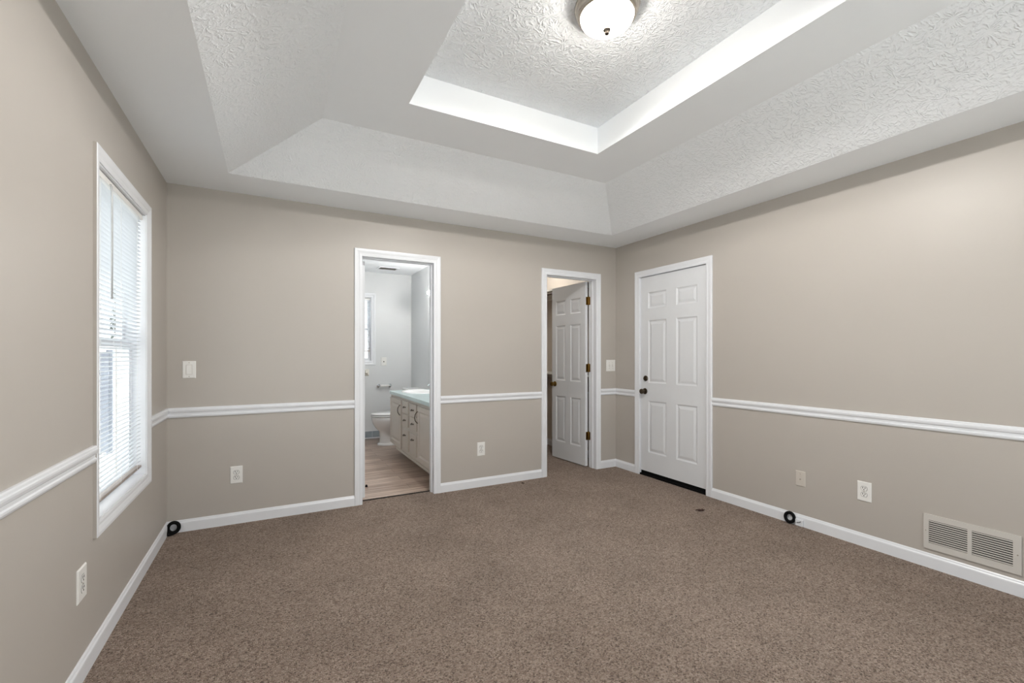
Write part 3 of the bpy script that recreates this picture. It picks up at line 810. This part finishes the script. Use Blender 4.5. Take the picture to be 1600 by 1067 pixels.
# vanity light on the wall above
vl_ = empty('vanity_light', (BR, 1.60, 2.06)); tag(vl_, 'bare-globe vanity light bar on the bathroom wall', 'wall light')
link('bar', boxes((-.030, 0, -.62, .26, -.05, .05)), 'chrome', vl_, bevel=.004)
for i in range(4):
    y = .22-.26*i
    bm = bmesh.new(); lathe(bm, [(.022, 0), (.022, -.03), (.018, -.034)], center=(-.030, y, 0), axis='x', n=20); sk = link('socket', bm, 'plate', vl_)
    bm = bmesh.new(); pr = [(.001, -.088)]+[(.027*math.sin(a), -.061-.027*math.cos(a)) for a in [PI*j/12 for j in range(1, 11)]]+[(.013, -.034)]
    lathe(bm, pr, center=(-.030, y, 0), axis='x', n=24); link('globe_bulb', bm, 'bulb', sk, smooth=True)
# toilet
tl = empty('toilet', (2.2, 2.46, 0)); tag(tl, 'white toilet beyond the end of the vanity', 'toilet'); ot = Vector(tl.location)
def egg(xf, xb, ry, z, n=44, y=2.46):
    """egg outline, front at xf (small x), back at xb"""
    cx = xf+ry*1.25; pts = []
    for i in range(n):
        a = 2*PI*i/n; c, s = math.cos(a), math.sin(a)
        rx = (cx-xf) if c < 0 else (xb-cx)
        e = 1.0 if c < 0 else .75
        pts.append((cx+rx*math.copysign(abs(c)**e, c), y+ry*math.copysign(abs(s)**(1 if c < 0 else .8), s), z))
    return pts
bm = bmesh.new()
ring(bm, [egg(1.930, 2.36, .115, 0), egg(1.932, 2.36, .113, .02), egg(1.955, 2.36, .098, .035), egg(1.965, 2.37, .095, .12), egg(1.955, 2.38, .105, .19), egg(1.915, 2.38, .135, .23), egg(1.875, 2.38, .165, .29), egg(1.858, 2.38, .178, .34), egg(1.850, 2.38, .183, .385), egg(1.855, 2.38, .180, .392)])
box(bm, 2.30, 2.535, 2.36, 2.56, .25, .385)
bmesh.ops.translate(bm, verts=bm.verts, vec=-ot); link('bowl', bm, 'porcelain', tl, smooth='auto')
for nm, z0, z1, g in (('seat', .398, .414, 0), ('lid', .421, .440, .004)):
    bm = bmesh.new(); ring(bm, [egg(1.848+g, 2.33, .182-g, z0), egg(1.843+g, 2.332, .187-g, z0+.004), egg(1.843+g, 2.332, .187-g, z1-.005), egg(1.850+g, 2.328, .180-g, z1)])
    box(bm, 2.27, 2.30, 2.40, 2.52, .385, z0+.002)
    bmesh.ops.translate(bm, verts=bm.verts, vec=-ot); link(nm, bm, 'porcelain', tl, smooth='auto')
bm = boxes((2.345, 2.545, 2.24, 2.68, .385, .735)); bmesh.ops.translate(bm, verts=bm.verts, vec=-ot); link('tank', bm, 'porcelain', tl, bevel=.02, seg=4)
bm = boxes((2.335, 2.55, 2.23, 2.69, .736, .765)); bmesh.ops.translate(bm, verts=bm.verts, vec=-ot); link('tank_lid', bm, 'porcelain', tl, bevel=.008, seg=3)
bm = bmesh.new(); tube(bm, [(2.345, 2.62, .68), (2.325, 2.62, .68), (2.322, 2.58, .675), (2.322, 2.54, .67)], .006, 8); bmesh.ops.translate(bm, verts=bm.verts, vec=-ot); link('flush_lever', bm, 'chrome', tl, smooth=True)
# paper holder
ph = empty('toilet_paper_holder', (2.14, BF, .785)); tag(ph, 'empty toilet paper holder with white roller on the bathroom far wall', 'paper holder')
for x in (-.085, .085):
    bm = bmesh.new(); lathe(bm, [(.026, 0), (.026, -.008), (.016, -.016), (.013, -.05), (.016, -.062), (.010, -.070), (.001, -.071)], center=(x, 0, 0), axis='y', n=18); link('post', bm, 'chrome', ph, smooth='auto')
bm = bmesh.new(); lathe(bm, [(.006, -.076), (.006, -.068), (.013, -.066), (.013, .066), (.006, .068), (.006, .076)], center=(0, -.055, 0), axis='x', n=18); link('roller', bm, 'plate', ph, smooth='auto')
# towel bar
tb = empty('towel_bar', (1.575, BF, .985)); tag(tb, 'ivory ceramic towel bar below the bathroom window', 'towel bar')
for x in (-.30, .30):
    bm = bmesh.new(); ring(bm, [[(x-.045, 0, -.05), (x+.045, 0, -.05), (x+.045, 0, .05), (x-.045, 0, .05)], [(x-.042, -.012, -.046), (x+.042, -.012, -.046), (x+.042, -.012, .046), (x-.042, -.012, .046)], [(x-.022, -.03, -.012), (x+.022, -.03, -.012), (x+.022, -.03, .034), (x-.022, -.03, .034)], [(x-.020, -.085, -.006), (x+.020, -.085, -.006), (x+.020, -.085, .034), (x-.020, -.085, .034)]])
    link('post', bm, 'ceramic', tb, bevel=.004)
bm = bmesh.new(); tube(bm, [(-.282, -.062, .012), (.282, -.062, .012)], .010, 12); link('bar', bm, 'ceramic', tb, smooth='auto')
# bathroom plates
r = place('light_switch.002', 'bathfar', 2.135, 1.148); tag(r, 'small white single switch on the bathroom far wall', 'light switch')
link('cover_plate', plate_bm(.082, .125), 'plate', r); link('toggle', boxes((-.005, .005, -.016, -.004, -.012, .006)), 'slot', r)
r = place('wall_outlet.010', 'bathright', 2.03, 1.16); tag(r, 'white outlet plate above the vanity half hidden by the doorway casing', 'outlet')
link('cover_plate', plate_bm(.075, .125), 'plate', r); link('slots', boxes((-.008, -.005, -.007, -.005, .01, .02), (.005, .008, -.007, -.005, .01, .02), (-.008, -.005, -.007, -.005, -.02, -.01), (.005, .008, -.007, -.005, -.02, -.01)), 'slot', r)
# ceiling register
cr = empty('ceiling_register', (2.105, 2.60, BH)); tag(cr, 'small white air register in the bathroom ceiling', 'vent grille')
link('frame', boxes((-.14, .14, -.10, -.075, -.008, 0), (-.14, .14, .075, .10, -.008, 0), (-.14, -.115, -.075, .075, -.008, 0), (.115, .14, -.075, .075, -.008, 0)), 'trim', cr)
bm = bmesh.new()
for i in range(7):
    y = -.066+i*.022; prof = [(y-.007, -.007), (y-.005, -.007), (y+.006, -.001), (y+.004, -.001)]
    ring(bm, [[(-.115, a, b) for a, b in prof], [(.115, a, b) for a, b in prof]])
link('louvers', bm, 'grille', cr); link('shade_sheet', boxes((-.115, .115, -.075, .075, -.0009, -.0002)), 'shade_and_strip', cr)  # dark sheet painted as shade behind the register louvers
# rubber stop on the bathroom floor
bm = bmesh.new(); lathe(bm, [(.012, 0), (.012, .004), (.009, .016), (.004, .020), (.001, .0205)], n=16); o = link('door_stop', bm, 'black', smooth='auto'); o.location = (1.432, .50, 0)
tag(o, 'small black rubber stop on the bathroom floor', 'door stop')

# ================================================================== CLOSET
def shelf(name, z, label, rod):
    s = empty(name, (W, 1.02, z)); tag(s, label, 'shelf')
    link('board', boxes((-.28, 0, -.89, .90, 0, .019)), 'shelf', s, bevel=.001)
    link('cleat', boxes((-.019, 0, -.89, .90, -.06, 0)), 'shelf', s)
    for y in (-.55, .38):
        bm = bmesh.new()
        for yy in (y-.009, y+.009): pass
        ring(bm, [[(-.019, yy, -.0), (-.25, yy, 0), (-.25, yy, -.025), (-.06, yy, -.20), (-.019, yy, -.20)] for yy in (y-.009, y+.009)]); link('bracket', bm, 'bracketwood', s)
    if rod:
        bm = bmesh.new(); tube(bm, [(-.312, -.885, -.045), (-.312, .895, -.045)], .012, 14); link('rod', bm, 'rodwood', s, smooth='auto')['label'] = 'dark hanging rod'
shelf('closet_shelf', 2.055, 'upper white closet shelf with a dark rod beneath', True)
shelf('closet_shelf.001', .999, 'lower white closet shelf behind the open door', False)
cb = empty('closet_light', (3.58, 1.15, H)); tag(cb, 'bare globe light on the closet ceiling', 'ceiling light')
bm = bmesh.new(); lathe(bm, [(.05, 0), (.05, -.012), (.03, -.03), (.02, -.035)], n=24); link('lamp_holder', bm, 'plate', cb, smooth='auto')
bm = bmesh.new(); lathe(bm, [(.016, -.035)]+[(.045*math.sin(a), -.078+.045*math.cos(a)) for a in [PI*j/12 for j in range(2, 12)]]+[(.001, -.123)], n=24); link('globe_bulb', bm, 'closetbulb', cb, smooth=True)

# ================================================================== OUTSIDE, seen in slivers through the blinds
tag(link('ground', boxes((-40, 40, -40, 40, -.9, -.75)), 'bounce_ground'), 'outdoor paving made pale to bounce light up indoors', 'paving', kind='structure')
tr = empty('tree', (-1.9, 7.26, -.75)); tag(tr, 'slim dark evergreen outside seen between the blind slats', 'tree')
bm = bmesh.new(); tube(bm, [(0, 0, 0), (.01, 0, 1.5), (0, .01, 3.9)], [.05, .04, .01], 10); link('trunk', bm, 'bark', tr, smooth=True)
bm = bmesh.new(); rng = random.Random(5)
for i in range(700):
    z = rng.uniform(2.3, 4.1); rad = .15*min(1, (4.2-z)/1.0)*math.sqrt(rng.random()); a = rng.uniform(0, 2*PI)
    c = Vector((rad*math.cos(a), rad*math.sin(a), z)); u = Vector((rng.uniform(-1, 1), rng.uniform(-1, 1), rng.uniform(.2, 1.6))).normalized()*.07; w_ = u.cross(Vector((.3, .2, 1))).normalized()*.025
    bm.faces.new([bm.verts.new(q) for q in (c-u, c+w_, c+u, c-w_)])
link('foliage', bm, 'leaf', tr)
fe = empty('fence', (-2.25, 7.9, -.75)); tag(fe, 'grey board fence outside the tall bedroom window', 'fence')
bm = bmesh.new()
for i in range(28): box(bm, -.14*(i+1)+.008, -.14*i-.002, -.01, .01, .04, 2.05)
box(bm, -3.9, 0, .01, .05, .4, .49); box(bm, -3.9, 0, .01, .05, 1.6, 1.69)
link('board_panel', bm, 'siding', fe)
for x in (0, -1.95, -3.9): link('post', boxes((x-.05, x+.05, .05, .15, 0, 2.1)), 'siding', fe)
